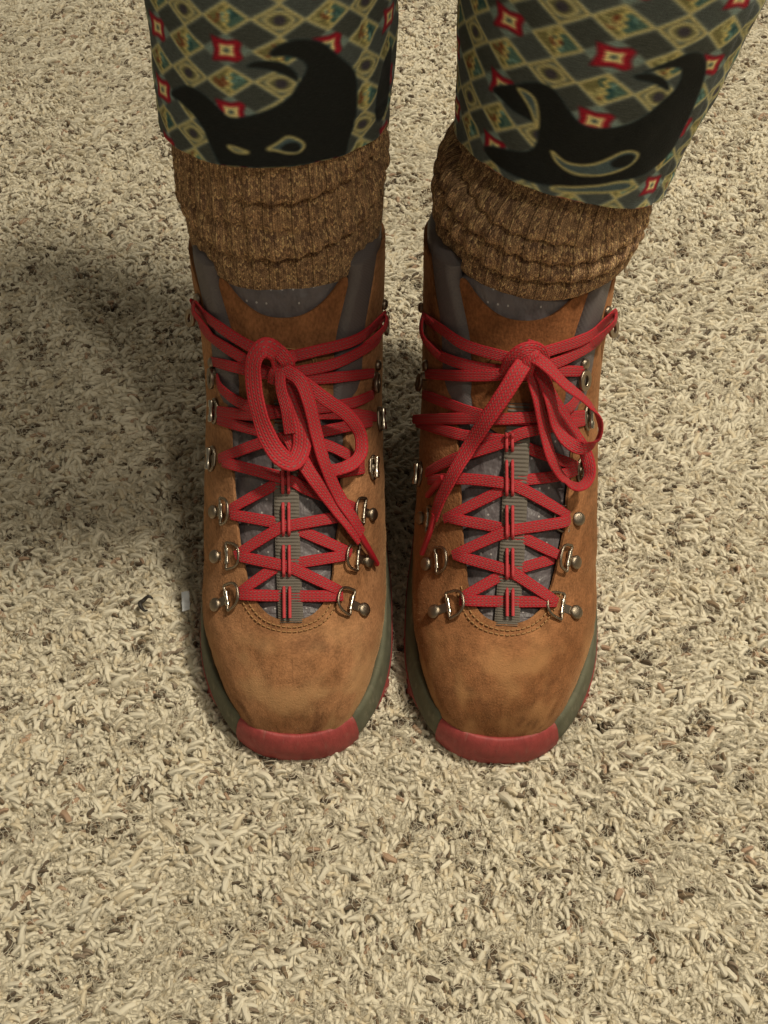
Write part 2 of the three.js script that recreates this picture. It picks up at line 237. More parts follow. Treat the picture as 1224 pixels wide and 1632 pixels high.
function buildBoot(boot, inner, seed, tone, tint) {
  const mat = suede(seed, tone); mat.color = tint;
  // suede upper
  const ks = []; for (let k = 0; k < 3.99; k += 0.05) ks.push(k); for (const d of [0, 0.01, 0.02, 0.04, 0.07, 0.11, 0.16, 0.22, 0.3, 0.4, 0.5, 0.65, 0.8]) ks.push(4 + d); for (let k = 5; k <= 10.001; k += 0.1) ks.push(k);
  const geos = [], wob = k => 0.0006 * noise.noise(k * 3.1, seed, 0);
  for (const side of [-1, 1]) {
    const rows = ks.map(k => { const tm = k < 4 ? 1 : tForX(k, Math.max(0, Gk(k) + (k > 4.3 ? wob(k + side * 20) : 0))), row = []; for (let j = 0; j <= 48; j++) row.push(P(k, tm * j / 48, side, inner, 0.0009 * fbm(k * 2 + side * 9, j * 0.09, seed, 3) - (k > 2 && k < 3.9 ? [2.55, 2.95, 3.35].reduce((q, c, i) => q + (0.0007 - 0.00012 * i) * Math.exp(-Math.pow((k - c - 0.10 * noise.noise(side * (1 - j / 48) * 2.4 + i * 5, seed, 1) - 0.25 * Math.pow(1 - j / 48, 2)) / 0.06, 2)) * smooth(-0.2, 0.35, noise.noise(side * (1 - j / 48) * 1.9 + i * 3.3, seed + 4, 2)) * smooth(0.25, 0.6, j / 48), 0) : 0))); return row; });
    geos.push(shellGeo(rows, 0.0019, side > 0));
  }
  const upper = part('upper', mergeGeometries(geos), mat, boot);
  { // raised nap
    const R = rng(seed * 10 + 3), pa = upper.geometry.attributes.position, na = upper.geometry.attributes.normal, N = 14000, im = new THREE.InstancedMesh(new THREE.ConeGeometry(0.00005, 1, 3, 1).translate(0, 0.5, 0), new THREE.MeshStandardMaterial({ color: rgb(0.42, 0.22, 0.10), roughness: 1 }), N), mm = new THREE.Matrix4(), qq = new THREE.Quaternion(), half = Math.floor(pa.count / 2);
    for (let i = 0; i < N; i++) { const a = Math.floor(R() * pa.count), b = Math.min(pa.count - 1, a + 1), f = R(), p = V(pa.getX(a), pa.getY(a), pa.getZ(a)), q = V(pa.getX(b), pa.getY(b), pa.getZ(b)); if (p.distanceTo(q) < 0.006) p.lerp(q, f); const n = V(na.getX(a), na.getY(a), na.getZ(a)).add(V(R() - 0.5, R() - 0.5, R() - 0.5).multiplyScalar(1.8)).normalize(); qq.setFromUnitVectors(V(0, 1, 0), n); mm.compose(p, qq, V(1, 0.0004 + 0.0011 * R() * R(), 1)); im.setMatrixAt(i, mm); }
    im.name = numbered('suede_nap'); im.userData.kind = 'stuff'; upper.add(im);
  }
  // stitching round the front of the lacing
  const st = [], edge = [];
  for (let i = -70; i <= 70; i++) { const q = Math.abs(i) / 70, k = 4 + 2.3 * q * q * q; edge.push([Math.sign(i) * Gk(k), k * 0.0145]); }
  for (let it = 0; it < 3; it++) for (let i = 1; i < 140; i++) for (const c of [0, 1]) edge[i][c] = (edge[i - 1][c] + 2 * edge[i][c] + edge[i + 1][c]) / 4;
  for (const off of [0.0030, 0.0054]) {
    const path = edge.map((e, i) => { const a = edge[Math.max(0, i - 2)], b = edge[Math.min(140, i + 2)], l = Math.hypot(b[0] - a[0], b[1] - a[1]); const c = front((e[1] - (b[0] - a[0]) / l * off) / 0.0145, e[0] + (b[1] - a[1]) / l * off, inner, 0.0006); return c.p; });
    const curve = new THREE.CatmullRomCurve3(path.slice(18, 123)), L = curve.getLength(), n = Math.floor(L / 0.0027);
    for (let i = 0; i < n; i++) { const pts = []; for (let q = 0; q <= 3; q++) pts.push(curve.getPointAt((i + 0.12 + 0.68 * q / 3) / n)); st.push(new THREE.TubeGeometry(new THREE.CatmullRomCurve3(pts), 3, 0.00040, 5)); }
  }
  if (st.length) { const s = part('stitching', mergeGeometries(st), M.thread, upper); s.userData.kind = 'stuff'; }
  // tongue
  const tk0 = 3.8, tk1 = 9.93, trows = [];
  for (let i = 0; i <= 90; i++) {
    const k = lerp(tk0, tk1, i / 90), row = [], half = Math.min(Math.max(Gk(Math.max(4.2, k)) + 0.007, 0.02), 0.0405);
    for (let j = 0; j <= 44; j++) {
      const s = j / 22 - 1, kk = k + (i / 90 > 0.8 ? -0.14 * smooth(0.7, 1, Math.abs(s)) * (i / 90 - 0.8) * 5 : 0);
      const f = front(kk, s * half, inner, -0.0052 + 0.0022 * (1 - s * s) + 0.0013 * fbm(kk * 2.2, s * 2.2, seed + 2, 3));
      f.u = s * half + 0.05; f.v = k * 0.0227 + 0.004; row.push(f);
    }
    trows.push(row);
  }
  for (let q = 1; q <= 8; q++) {                   // the padded lip rolls over inwards
    const a = q / 8 * Math.PI, r = 0.006, top = trows[90], below = trows[88];
    trows.push(top.map((f, j) => { const d = f.p.clone().sub(below[j].p).normalize(); return { p: f.p.clone().addScaledVector(d, r * Math.sin(a)).addScaledVector(f.n, -r * (1 - Math.cos(a))), n: f.n.clone().multiplyScalar(Math.cos(a)).addScaledVector(d, Math.sin(a)).normalize(), u: f.u, v: f.v + 0.002 * q }; }));
  }
  const tongue = part('tongue', gridGeo(trows, false, false), M.tongue, boot);
  // suede shield on the tongue, scalloped at its top
  const srows = [], sh = 0.0375;
  for (let i = 0; i <= 50; i++) {
    const row = [], w = i / 50;
    for (let j = 0; j <= 50; j++) {
      const s = j / 25 - 1, a = Math.abs(s), topK = 9.52 + 0.47 * Math.min(1, Math.pow(a / 0.82, 2.3)) - 0.42 * Math.pow(smooth(0.84, 1, a), 2), botK = 7.6 + 1.2 * Math.pow(a, 2.5);
      const k = lerp(botK, Math.max(botK + 0.05, topK), w), lift = 0.0012 * Math.min(1, Math.min(w, 1 - w) * 12, (1 - a) * 10);
      const f = front(k, s * (sh + 0.001 * (k - 9)), inner, -0.0034 + 0.0022 * (1 - s * s) + lift); f.u = 0.1 + s * 0.035; f.v = k * 0.0227 + 0.003; row.push(f);
    }
    srows.push(row);
  }
  const dark = mat.clone(); dark.color = rgb(0.84 * tint.r, 0.74 * tint.g, 0.68 * tint.b); const shield = part('tongue_shield', shellGeo(srows, 0.0016, false), dark, tongue);
  { // pressed oval emblem outline
    const pts = []; for (let i = 0; i <= 40; i++) { const a = i / 40 * Math.PI * 2; pts.push(front(8.78 + 0.27 * Math.sin(a), 0.0155 * Math.cos(a) - 0.001, inner, -0.0018 + 0.0021).p); }
    part('emblem_outline', new THREE.TubeGeometry(new THREE.CatmullRomCurve3(pts, true), 80, 0.00038, 5, true), M.thread, tongue);
  }
  // ribbed webbing strip down the tongue
  const wrows = []; const N = 64 * 4;
  for (let i = 0; i <= N; i++) { const k = lerp(3.95, 8.15, i / N), row = []; for (let j = 0; j <= 10; j++) { const s = j / 5 - 1; const f = front(k, s * 0.0064, inner, -0.0020 + 0.0022 + 0.00045 * Math.cos(i / 4 * Math.PI * 2) * (Math.abs(s) > 0.85 ? 0.2 : 1) - (Math.abs(s) === 1 ? 0.0008 : 0)); delete f.n; row.push(f); } wrows.push(row); }
  part('webbing_strip', gridGeo(wrows, false, false), M.webbing, tongue);
  // padded collar lining: shows inside the collar and along the top of the lacing
  const lg = [];
  for (const side of [-1, 1]) {
    const rows = [];
    for (let i = 0; i <= 56; i++) {
      const k = lerp(6.0, 10.16, i / 56), extra = -0.006 + 0.0118 * smooth(6.6, 8.6, k) + 0.0040 * smooth(8.2, 9.4, k), tm = tForX(Math.min(k, 10.6), Math.max(0.015, Gk(k) - extra)), row = [];
      for (let j = 0; j <= 36; j++) row.push(P(k, tm * j / 36, side, inner, -0.0022 + 0.0042 * smooth(0.80, 0.97, j / 36) * smooth(7.4, 8.6, k) - 0.0012 * Math.exp(-Math.pow((j / 36 - 0.93) / 0.012, 2)) * smooth(8, 9, k)));
      const e = row[36], d = e.p.clone().sub(row[34].p).normalize(), r = 0.0056;
      for (let q = 1; q <= 8; q++) { const a = q / 8 * Math.PI; row.push({ p: e.p.clone().addScaledVector(d, r * Math.sin(a)).addScaledVector(e.n, -r * (1 - Math.cos(a))), n: e.n.clone().multiplyScalar(Math.cos(a)).addScaledVector(d, Math.sin(a)), u: e.u + side * 0.001 * q, v: e.v }); }
      rows.push(row);
    }
    const top = rows[56], below = rows[54];
    for (let q = 1; q <= 10; q++) { const a = q / 10 * Math.PI, r = 0.0062; rows.push(top.map((f, j) => { const d = V(0, 1, 0), fn = top[Math.min(36, j)].n, rr = r * (j > 36 ? 1 - (j - 36) / 8 * 0.85 : 1); return { p: f.p.clone().addScaledVector(d, rr * Math.sin(a)).addScaledVector(fn, -rr * (1 - Math.cos(a))), n: fn.clone().multiplyScalar(Math.cos(a)).addScaledVector(d, Math.sin(a)), u: f.u, v: f.v + 0.0015 * q }; })); }
    lg.push(gridGeo(rows, false, side > 0));
  }
  part('collar_lining', mergeGeometries(lg), M.lining, boot);
  // midsole, outsole with lugs, toe cap
  const ring = (a0, a1, n, levels) => levels.map(L => { const row = []; for (let i = 0; i <= n; i++) { const a = lerp(a0, a1, i / n), c = outline(a, inner, typeof L[0] === 'function' ? L[0](a) : L[0], typeof L[1] === 'function' ? L[1](a) : L[1]); row.push({ p: c.p, u: a * 0.02, v: L[1] instanceof Function ? L[1](a) : L[1] }); } return row; });
  const topY = a => 0.0245 + 0.007 * smooth(4, 9, Math.abs(a)) - 0.008 * smooth(3.7, 2.9, Math.abs(a));
  const mid = gridGeo(ring(-14, 14, 240, [[-0.002, 0.006], [0.0004, 0.007], [0.0014, 0.010], [0.0006, a => topY(a) * 0.6], [-0.0010, a => topY(a) - 0.003], [-0.0022, a => topY(a) - 0.0005], [-0.0042, a => topY(a) - 0.0008], [-0.0075, a => topY(a) - 0.004]]), false, false);
  part('midsole', mid, M.midsole, boot);
  const out = gridGeo(ring(-14, 14, 240, [[-0.03, -0.004], [-0.006, -0.004], [-0.0015, -0.0025], [0.0010, 0.003], [0.0020, 0.0075], [0.0016, 0.0095], [0.0002, 0.0098]].map(([o, y]) => [a => o - 0.0035 * smooth(5, 4, Math.abs(a)), y])), false, false);
  const lug = []; const box = new THREE.BoxGeometry(1, 1, 1);
  for (let i = -12; i <= 12; i++) { if (!i) continue; const a = i * 1.06, c = outline(a, inner, Math.abs(a) < 5 ? -0.0035 : 0.0008, -0.0008), g = new THREE.BoxGeometry(0.010, 0.011, 0.005, 2, 2, 2), pa = g.attributes.position; for (let q = 0; q < pa.count; q++) if (pa.getY(q) > 0.003 || Math.abs(pa.getX(q)) > 0.004) pa.setZ(q, pa.getZ(q) * 0.6 - 0.0005); g.rotateY(Math.atan2(c.n.x, c.n.z)).translate(c.p.x, c.p.y, c.p.z); g.computeVertexNormals(); lug.push(g); }
  const sole = part('outsole', out, M.rubber, boot);
  for (const g of lug) part('lug', g, M.rubber, sole);
  const capTop = a => 0.0238 - 0.0014 * smooth(2.0, 0, Math.abs(a)) - 0.004 * 0.4 * smooth(2.9, 3.5, Math.abs(a));
  const cap = gridGeo(ring(-3.4, 3.4, 80, [[-0.004, -0.002], [-0.0002, 0.0], [0.0014, 0.005], [0.0018, 0.011], [0.0012, a => capTop(a) * 0.66], [0.0000, a => capTop(a) * 0.86], [-0.0016, a => capTop(a) * 0.975], [-0.0030, a => capTop(a)], [-0.0042, a => capTop(a) - 0.0006], [-0.0055, a => capTop(a) - 0.004]]), false, false);
  part('toe_cap', cap, M.rubber, boot);
}
const bootL = thing('hiking_boot', 'tan suede hiking boot with both bow loops hanging down its tongue, left of the pair', 'boot');
bootL.position.set(-0.0485, -0.002, -0.016); bootL.rotation.y = 0.012;
const bootR = thing('hiking_boot', 'tan suede hiking boot with one lace end slanting across its eyelets, right of the pair', 'boot');
bootR.position.set(0.0615, -0.002, -0.014); bootR.rotation.y = -0.05;
buildBoot(bootL, 1, 1.3, 1.08, rgb(1, 1, 1)); buildBoot(bootR, -1, 5.1, 0.92, rgb(0.97, 0.88, 0.80));
scene.updateMatrixWorld(true);
// ------------------------------------------------------------------ laces and hardware
function surfaces(boot) { const l = []; boot.traverse(o => { if (o.isMesh && /^(upper|tongue|tongue_shield|midsole|collar_lining)/.test(o.name)) l.push(o); }); return l; }
function ribbon(pts, width, thick, samples) {     // pts: {p, n}; a flat braid swept along them
  const curve = new THREE.CatmullRomCurve3(pts.map(q => q.p), false, 'centripetal'), L = curve.getLength(), N = samples || Math.max(12, Math.ceil(L / 0.0011)), rows = [];
  const ns = pts.map(q => q.n), C = 18; let lastB = null, len = 0, last = null;
  for (let i = 0; i <= N; i++) {
    const u = i / N, f = u * (pts.length - 1), k = Math.min(pts.length - 2, Math.floor(f));
    const p = curve.getPoint(u), t = curve.getTangent(u), n = ns[k].clone().lerp(ns[k + 1], smooth(0, 1, f - k));
    const b = t.clone().cross(n).normalize(), nn = b.clone().cross(t).normalize(), row = [];
    if (last) len += p.distanceTo(last); last = p;
    const w = width * (pts.w ? pts.w(u) : 1) * (1 + 0.05 * noise.noise(len * 160, pts[0].p.x * 90, 1)), th = thick * (pts.t ? pts.t(u) : 1);
    for (let j = 0; j < C; j++) { const a = j / C * Math.PI * 2, c = Math.cos(a), s = Math.sin(a); row.push({ p: p.clone().addScaledVector(b, w / 2 * Math.sign(c) * Math.pow(Math.abs(c), 0.62)).addScaledVector(nn, th / 2 * Math.sign(s) * Math.pow(Math.abs(s), 0.75)), u: j <= C / 2 ? 0.25 + 0.25 * Math.sign(c) * Math.pow(Math.abs(c), 0.62) : 0.75 - 0.25 * Math.sign(c) * Math.pow(Math.abs(c), 0.62), v: len }); }
    row.push({ ...row[0], u: 1 }); rows.push(row);
  }
  const cap = (r, rev) => { const c = V(0, 0, 0); r.forEach((q, j) => { if (j < C) c.add(q.p); }); c.multiplyScalar(1 / C); return gridGeo([r.map(q => ({ p: c, u: 0.2, v: q.v })), r.map(q => ({ p: q.p, u: 0.2, v: q.v }))], false, rev); };
  return mergeGeometries([gridGeo(rows, false, true), cap(rows[0], true), cap(rows[N], false)]);
}
function lacing(boot, spec) {
  const surf = surfaces(boot), inv = boot.matrixWorld.clone().invert(), camP = camera.position.clone();
  // what lies under a pixel of the photograph: the boot's surface, sampled once
  const X0 = 240, Y0 = 360, BW = 820, BH = 720, zb = new Float32Array(BW * BH).fill(1e9), nb = new Float32Array(BW * BH * 3), view = camera.matrixWorldInverse, fwd = V(0, 0, -1).applyQuaternion(camera.quaternion);
  for (const m of surf) {
    const pa = m.geometry.attributes.position, ix = m.geometry.index, w = [], q = [];
    for (let i = 0; i < pa.count; i++) { const v = V(pa.getX(i), pa.getY(i), pa.getZ(i)).applyMatrix4(m.matrixWorld); w.push(v); const c = v.clone().applyMatrix4(view); q.push([W0 / 2 + FPX * c.x / -c.z - X0, H0 / 2 - FPX * c.y / -c.z - Y0, -c.z]); }
    for (let t = 0; t < ix.count; t += 3) {
      const i0 = ix.getX(t), i1 = ix.getX(t + 1), i2 = ix.getX(t + 2), A = q[i0], B = q[i1], C = q[i2], ar = (B[0] - A[0]) * (C[1] - A[1]) - (C[0] - A[0]) * (B[1] - A[1]); if (Math.abs(ar) < 1e-6) continue;
      const xa = Math.max(0, Math.ceil(Math.min(A[0], B[0], C[0]))), xb = Math.min(BW - 1, Math.floor(Math.max(A[0], B[0], C[0]))), ya = Math.max(0, Math.ceil(Math.min(A[1], B[1], C[1]))), yb = Math.min(BH - 1, Math.floor(Math.max(A[1], B[1], C[1])));
      let n = null;
      for (let y = ya; y <= yb; y++) for (let x = xa; x <= xb; x++) {
        const u = ((B[0] - x) * (C[1] - y) - (C[0] - x) * (B[1] - y)) / ar, v = ((C[0] - x) * (A[1] - y) - (A[0] - x) * (C[1] - y)) / ar, g = 1 - u - v; if (u < -1e-4 || v < -1e-4 || g < -1e-4) continue;
        const d = u * A[2] + v * B[2] + g * C[2], o = y * BW + x; if (d >= zb[o]) continue;
        n = n || w[i1].clone().sub(w[i0]).cross(w[i2].clone().sub(w[i0])).normalize(); zb[o] = d; nb[o * 3] = n.x; nb[o * 3 + 1] = n.y; nb[o * 3 + 2] = n.z;
      }
    }
  }
  const hit = (px, py) => { const x = Math.round(px - X0), y = Math.round(py - Y0); if (x < 0 || y < 0 || x >= BW || y >= BH || zb[y * BW + x] > 1e8) return null; const o = y * BW + x, dir = pixelRay(px, py).ray.direction, d = zb[o] / dir.dot(fwd), n = V(nb[o * 3], nb[o * 3 + 1], nb[o * 3 + 2]); if (n.dot(dir) > 0) n.negate(); return { p: camP.clone().addScaledVector(dir, d), n, d, dir }; };
  const smoothN = (px, py) => { const n = V(0, 0, 0); for (const [a, b] of [[0, 0], [14, 0], [-14, 0], [0, 14], [0, -14]]) { const h = hit(px + a, py + b); if (h) n.add(h.n); } return n.lengthSq() ? n.normalize() : V(0, 0.64, 0.77); };
  // way point: [px, py, lift above the boot, roll in degrees, reference px, reference py]
  const way = list => {
    const out = list.map(([px, py, lift = 0.002, roll = 0, rx, ry]) => {
      const ref = hit(rx ?? px, ry ?? py) || hit(rx ?? px - Math.sign(px - spec.cx) * 30, ry ?? py) || hit(spec.cx, py);
      const dir = pixelRay(px, py).ray.direction, z = V(0, 0, -1).applyQuaternion(camera.quaternion), depth = ref.d * ref.dir.dot(z);
      const p = camP.clone().addScaledVector(dir, depth / dir.dot(z) - lift);
      return { p, n: smoothN(rx ?? px, ry ?? py), roll, dir };
    });
    out.forEach((q, i) => { if (q.roll) { const t = out[Math.min(out.length - 1, i + 1)].p.clone().sub(out[Math.max(0, i - 1)].p).normalize(); q.n.applyAxisAngle(t, q.roll * Math.PI / 180); } });
    return out;
  };
  // a strap under tension: straight between its ends except where the boot pushes it out
  const taut = (list, lift) => {
    const ext = list.map(([x, y]) => new THREE.Vector2(x, y)), ee = [ext[0].clone().sub(ext[1]).setLength(5), ext[ext.length - 1].clone().sub(ext[ext.length - 2]).setLength(5)]; ext[0].add(ee[0]); ext[ext.length - 1].add(ee[1]);
    const px = new THREE.SplineCurve(ext), n = Math.max(10, Math.ceil(px.getLength() / 5)), z = V(0, 0, -1).applyQuaternion(camera.quaternion), h = [];
    for (let i = 0; i <= n; i++) { const q = px.getPoint(i / n), r = hit(q.x, q.y), e = Math.abs(2 * i / n - 1); h.push({ x: q.x, y: q.y, d: r ? r.d * r.dir.dot(z) - lerp(lift, 0.0022, Math.pow(e, 4)) : null }); }
    const ok = h.filter(q => q.d !== null).map(q => q.d), far = Math.max(...ok);
    h.forEach((q, i) => { if (q.d === null) { let b = null; for (let k = 1; k <= n && b === null; k++) for (const j of [i - k, i + k]) if (h[j] && h[j].d !== null && b === null) b = h[j].d + 0.0005 * k; q.d = b ?? far; } });
    const hull = []; h.forEach((q, i) => { while (hull.length > 1) { const a = hull[hull.length - 2], b = hull[hull.length - 1]; if (h[b].d >= lerp(h[a].d, q.d, (b - a) / (i - a))) hull.pop(); else break; } hull.push(i); });
    const out = h.map((q, i) => { let k = 0; while (k < hull.length - 2 && hull[k + 1] <= i) k++; const a = hull[k], b = hull[k + 1]; return Math.min(q.d, lerp(h[a].d, h[b].d, (i - a) / (b - a))); });
    for (let it = 0; it < 2; it++) for (let i = 1; i < n; i++) out[i] = (out[i - 1] + 2 * out[i] + out[i + 1]) / 4;
    const res = []; for (let i = 0; i <= n; i += 1) { const dir = pixelRay(h[i].x, h[i].y).ray.direction; if (i % 2 && i !== n) continue; res.push({ p: camP.clone().addScaledVector(dir, out[i] / dir.dot(z)), n: smoothN(h[i].x, h[i].y), roll: 0 }); }
    for (let it = 0; it < 3; it++) for (let i = 1; i < res.length - 1; i++) res[i].n.add(res[i - 1].n).add(res[i + 1].n).normalize();
    return res;
  };
  const toBoot = g => g.applyMatrix4(inv);
  const LW = 0.0060, LT = 0.0014;
  // hardware
  for (const [kind, rx, ry, hx, hy] of spec.hooks) {
    const a = hit(rx, ry) || hit(rx - Math.sign(rx - spec.cx) * 10, ry), b = hit(hx, hy) || hit(hx - Math.sign(hx - spec.cx) * 10, hy); if (!a || !b) continue;
    const n = smoothN(rx, ry).add(smoothN(hx, hy)).normalize();
    const g = new THREE.Group(); g.name = numbered('lace_hook'); boot.add(g);
    const O = a.p.clone(), e1 = b.p.clone().sub(a.p); const D = Math.min(0.0165, Math.max(kind === 'ring' ? 0.0105 : 0.008, e1.length())); e1.addScaledVector(n, -e1.dot(n)).normalize(); const e2 = n.clone().cross(e1).normalize();
    const fr = new THREE.Matrix4().makeBasis(e1, e2, n).setPosition(O), put = (geo, name, mat) => part(name, toBoot(geo.applyMatrix4(fr)), mat, g);
    const disc = (r, h, x, z) => new THREE.LatheGeometry([[0, h], [r * 0.45, h * 0.97], [r * 0.75, h * 0.8], [r * 0.95, h * 0.42], [r, 0.0002], [r * 0.96, -0.0006]].map(q => new THREE.Vector2(q[0], q[1])).reverse(), 28).rotateX(Math.PI / 2).translate(x, 0, z);
    if (kind === 'ring') {
      put(disc(0.0037, 0.0019, 0, 0.0013), 'rivet', M.metal);
      const w = 0.0034, xb = D * 0.56, strap = new THREE.Shape(); strap.moveTo(-0.001, -w); strap.absarc(0, 0, w, Math.PI * 1.2, Math.PI * 0.8, true); strap.lineTo(xb, w * 0.62); strap.lineTo(xb, -w * 0.62); strap.closePath();
      put(new THREE.ExtrudeGeometry(strap, { depth: 0.0007, bevelEnabled: true, bevelSize: 0.0003, bevelThickness: 0.0003, bevelSegments: 2, curveSegments: 16 }).translate(0, 0, 0.0003), 'plate', M.metal);
      const bar = [new THREE.LatheGeometry([[0, -0.0040], [0.0012, -0.0040], [0.0014, -0.0038], [0.0014, -0.0018], [0.0011, -0.0016], [0.0011, 0.0016], [0.0014, 0.0018], [0.0014, 0.0038], [0.0012, 0.0040], [0, 0.0040]].map(q => new THREE.Vector2(q[0], q[1])), 16).translate(xb + 0.0005, 0, 0.0019)];
      put(mergeGeometries(bar), 'barrel', M.brightMetal);
      const c = [], h = 0.0067, R = D - xb + 0.0034;
      for (let i = 0; i <= 20; i++) { const q = -Math.PI / 2 + Math.PI * i / 20; c.push(V(xb + 0.0004 + Math.pow(Math.max(0, Math.cos(q)), 0.7) * R, h * Math.sign(Math.sin(q)) * Math.pow(Math.abs(Math.sin(q)), 0.8), 0.0024 + 0.0016 * Math.cos(q))); }
      c.unshift(V(xb + 0.0004, -0.0030, 0.0021)); c.push(V(xb + 0.0004, 0.0030, 0.0021));
      put(new THREE.TubeGeometry(new THREE.CatmullRomCurve3(c), 60, 0.00078, 9), 'ring', M.metal);
    } else if (kind === 'lock') {               // a roller seen almost from its end
      put(disc(0.0040, 0.0016, -0.0012, 0.0006), 'rivet', M.metal);
      put(new THREE.LatheGeometry([[0, -0.0058], [0.0013, -0.0058], [0.0017, -0.0054], [0.0017, -0.0022], [0.0012, -0.0019], [0.0012, 0.0019], [0.0017, 0.0022], [0.0017, 0.0054], [0.0013, 0.0058], [0, 0.0058]].map(q => new THREE.Vector2(q[0], q[1])), 18).translate(0.0016, 0, 0.0030), 'barrel', M.brightMetal);
      const c = []; for (let i = 0; i <= 24; i++) { const q = i / 24 * Math.PI * 2; c.push(V(0.0016 + 0.0034 * Math.cos(q), 0.0062 * Math.sin(q), 0.0012)); }
      put(new THREE.TubeGeometry(new THREE.CatmullRomCurve3(c, true), 48, 0.00095, 8, true), 'ring', M.metal);
    } else {                                       // open hook: oval loop below its rivet
      put(disc(0.0030, 0.0020, 0, 0.0008), 'rivet', M.metal);
      const sh = new THREE.Shape(), ho = new THREE.Path(); sh.absellipse(0, 0, 0.0052, 0.0040, 0, Math.PI * 2); ho.absellipse(0, 0, 0.0032, 0.0021, 0, Math.PI * 2); sh.holes.push(ho);
      put(new THREE.ExtrudeGeometry(sh, { depth: 0.0009, bevelEnabled: true, bevelSize: 0.0005, bevelThickness: 0.0005, bevelSegments: 3, curveSegments: 24 }).rotateY(-0.1).translate(D, 0, 0.0024), 'loop', M.metal);
      put(new THREE.CylinderGeometry(0.0022, 0.0028, 0.0024, 16).rotateX(Math.PI / 2).translate(D * 0.62, 0, 0.0012), 'stem', M.metal);
    }
  }
  // crossed straps
  const lace = new THREE.Group(); lace.name = numbered('lace'); boot.add(lace);
  for (const [lift, ...pts] of spec.straps) {
    const w = taut(pts, lift + 0.0004);
    w.w = u => 1 - 0.16 * Math.pow(Math.abs(2 * u - 1), 6); part('strap', toBoot(ribbon(w, LW, LT)), M.lace, lace);
  }
  for (const [name, width, ...pts] of spec.bow) { const w = way(pts); part(name, toBoot(ribbon(w, LW * width, LT * 1.1)), M.lace, lace); }
  for (const [...pts] of spec.aglets) { const w = way(pts); w.w = u => 1 - 0.25 * u; part('aglet', toBoot(ribbon(w, 0.0040, 0.0026)), M.aglet, lace); }
  // pair of thin keeper cords
  const cords = [];
  for (const dx of [-spec.cordGap, spec.cordGap]) { const pts = []; for (let y = spec.cordY[0]; y <= spec.cordY[1]; y += 4) { const near = Math.min(...spec.dips.map(d => Math.abs(d - y))); pts.push([spec.cordX(y) + dx, y, 0.0012 + 0.0047 * smooth(4, 15, near)]); } cords.push(new THREE.TubeGeometry(new THREE.CatmullRomCurve3(way(pts).map(q => q.p)), 200, 0.00085, 7)); }
  part('keeper_cord', toBoot(mergeGeometries(cords)), M.cord, boot);
}
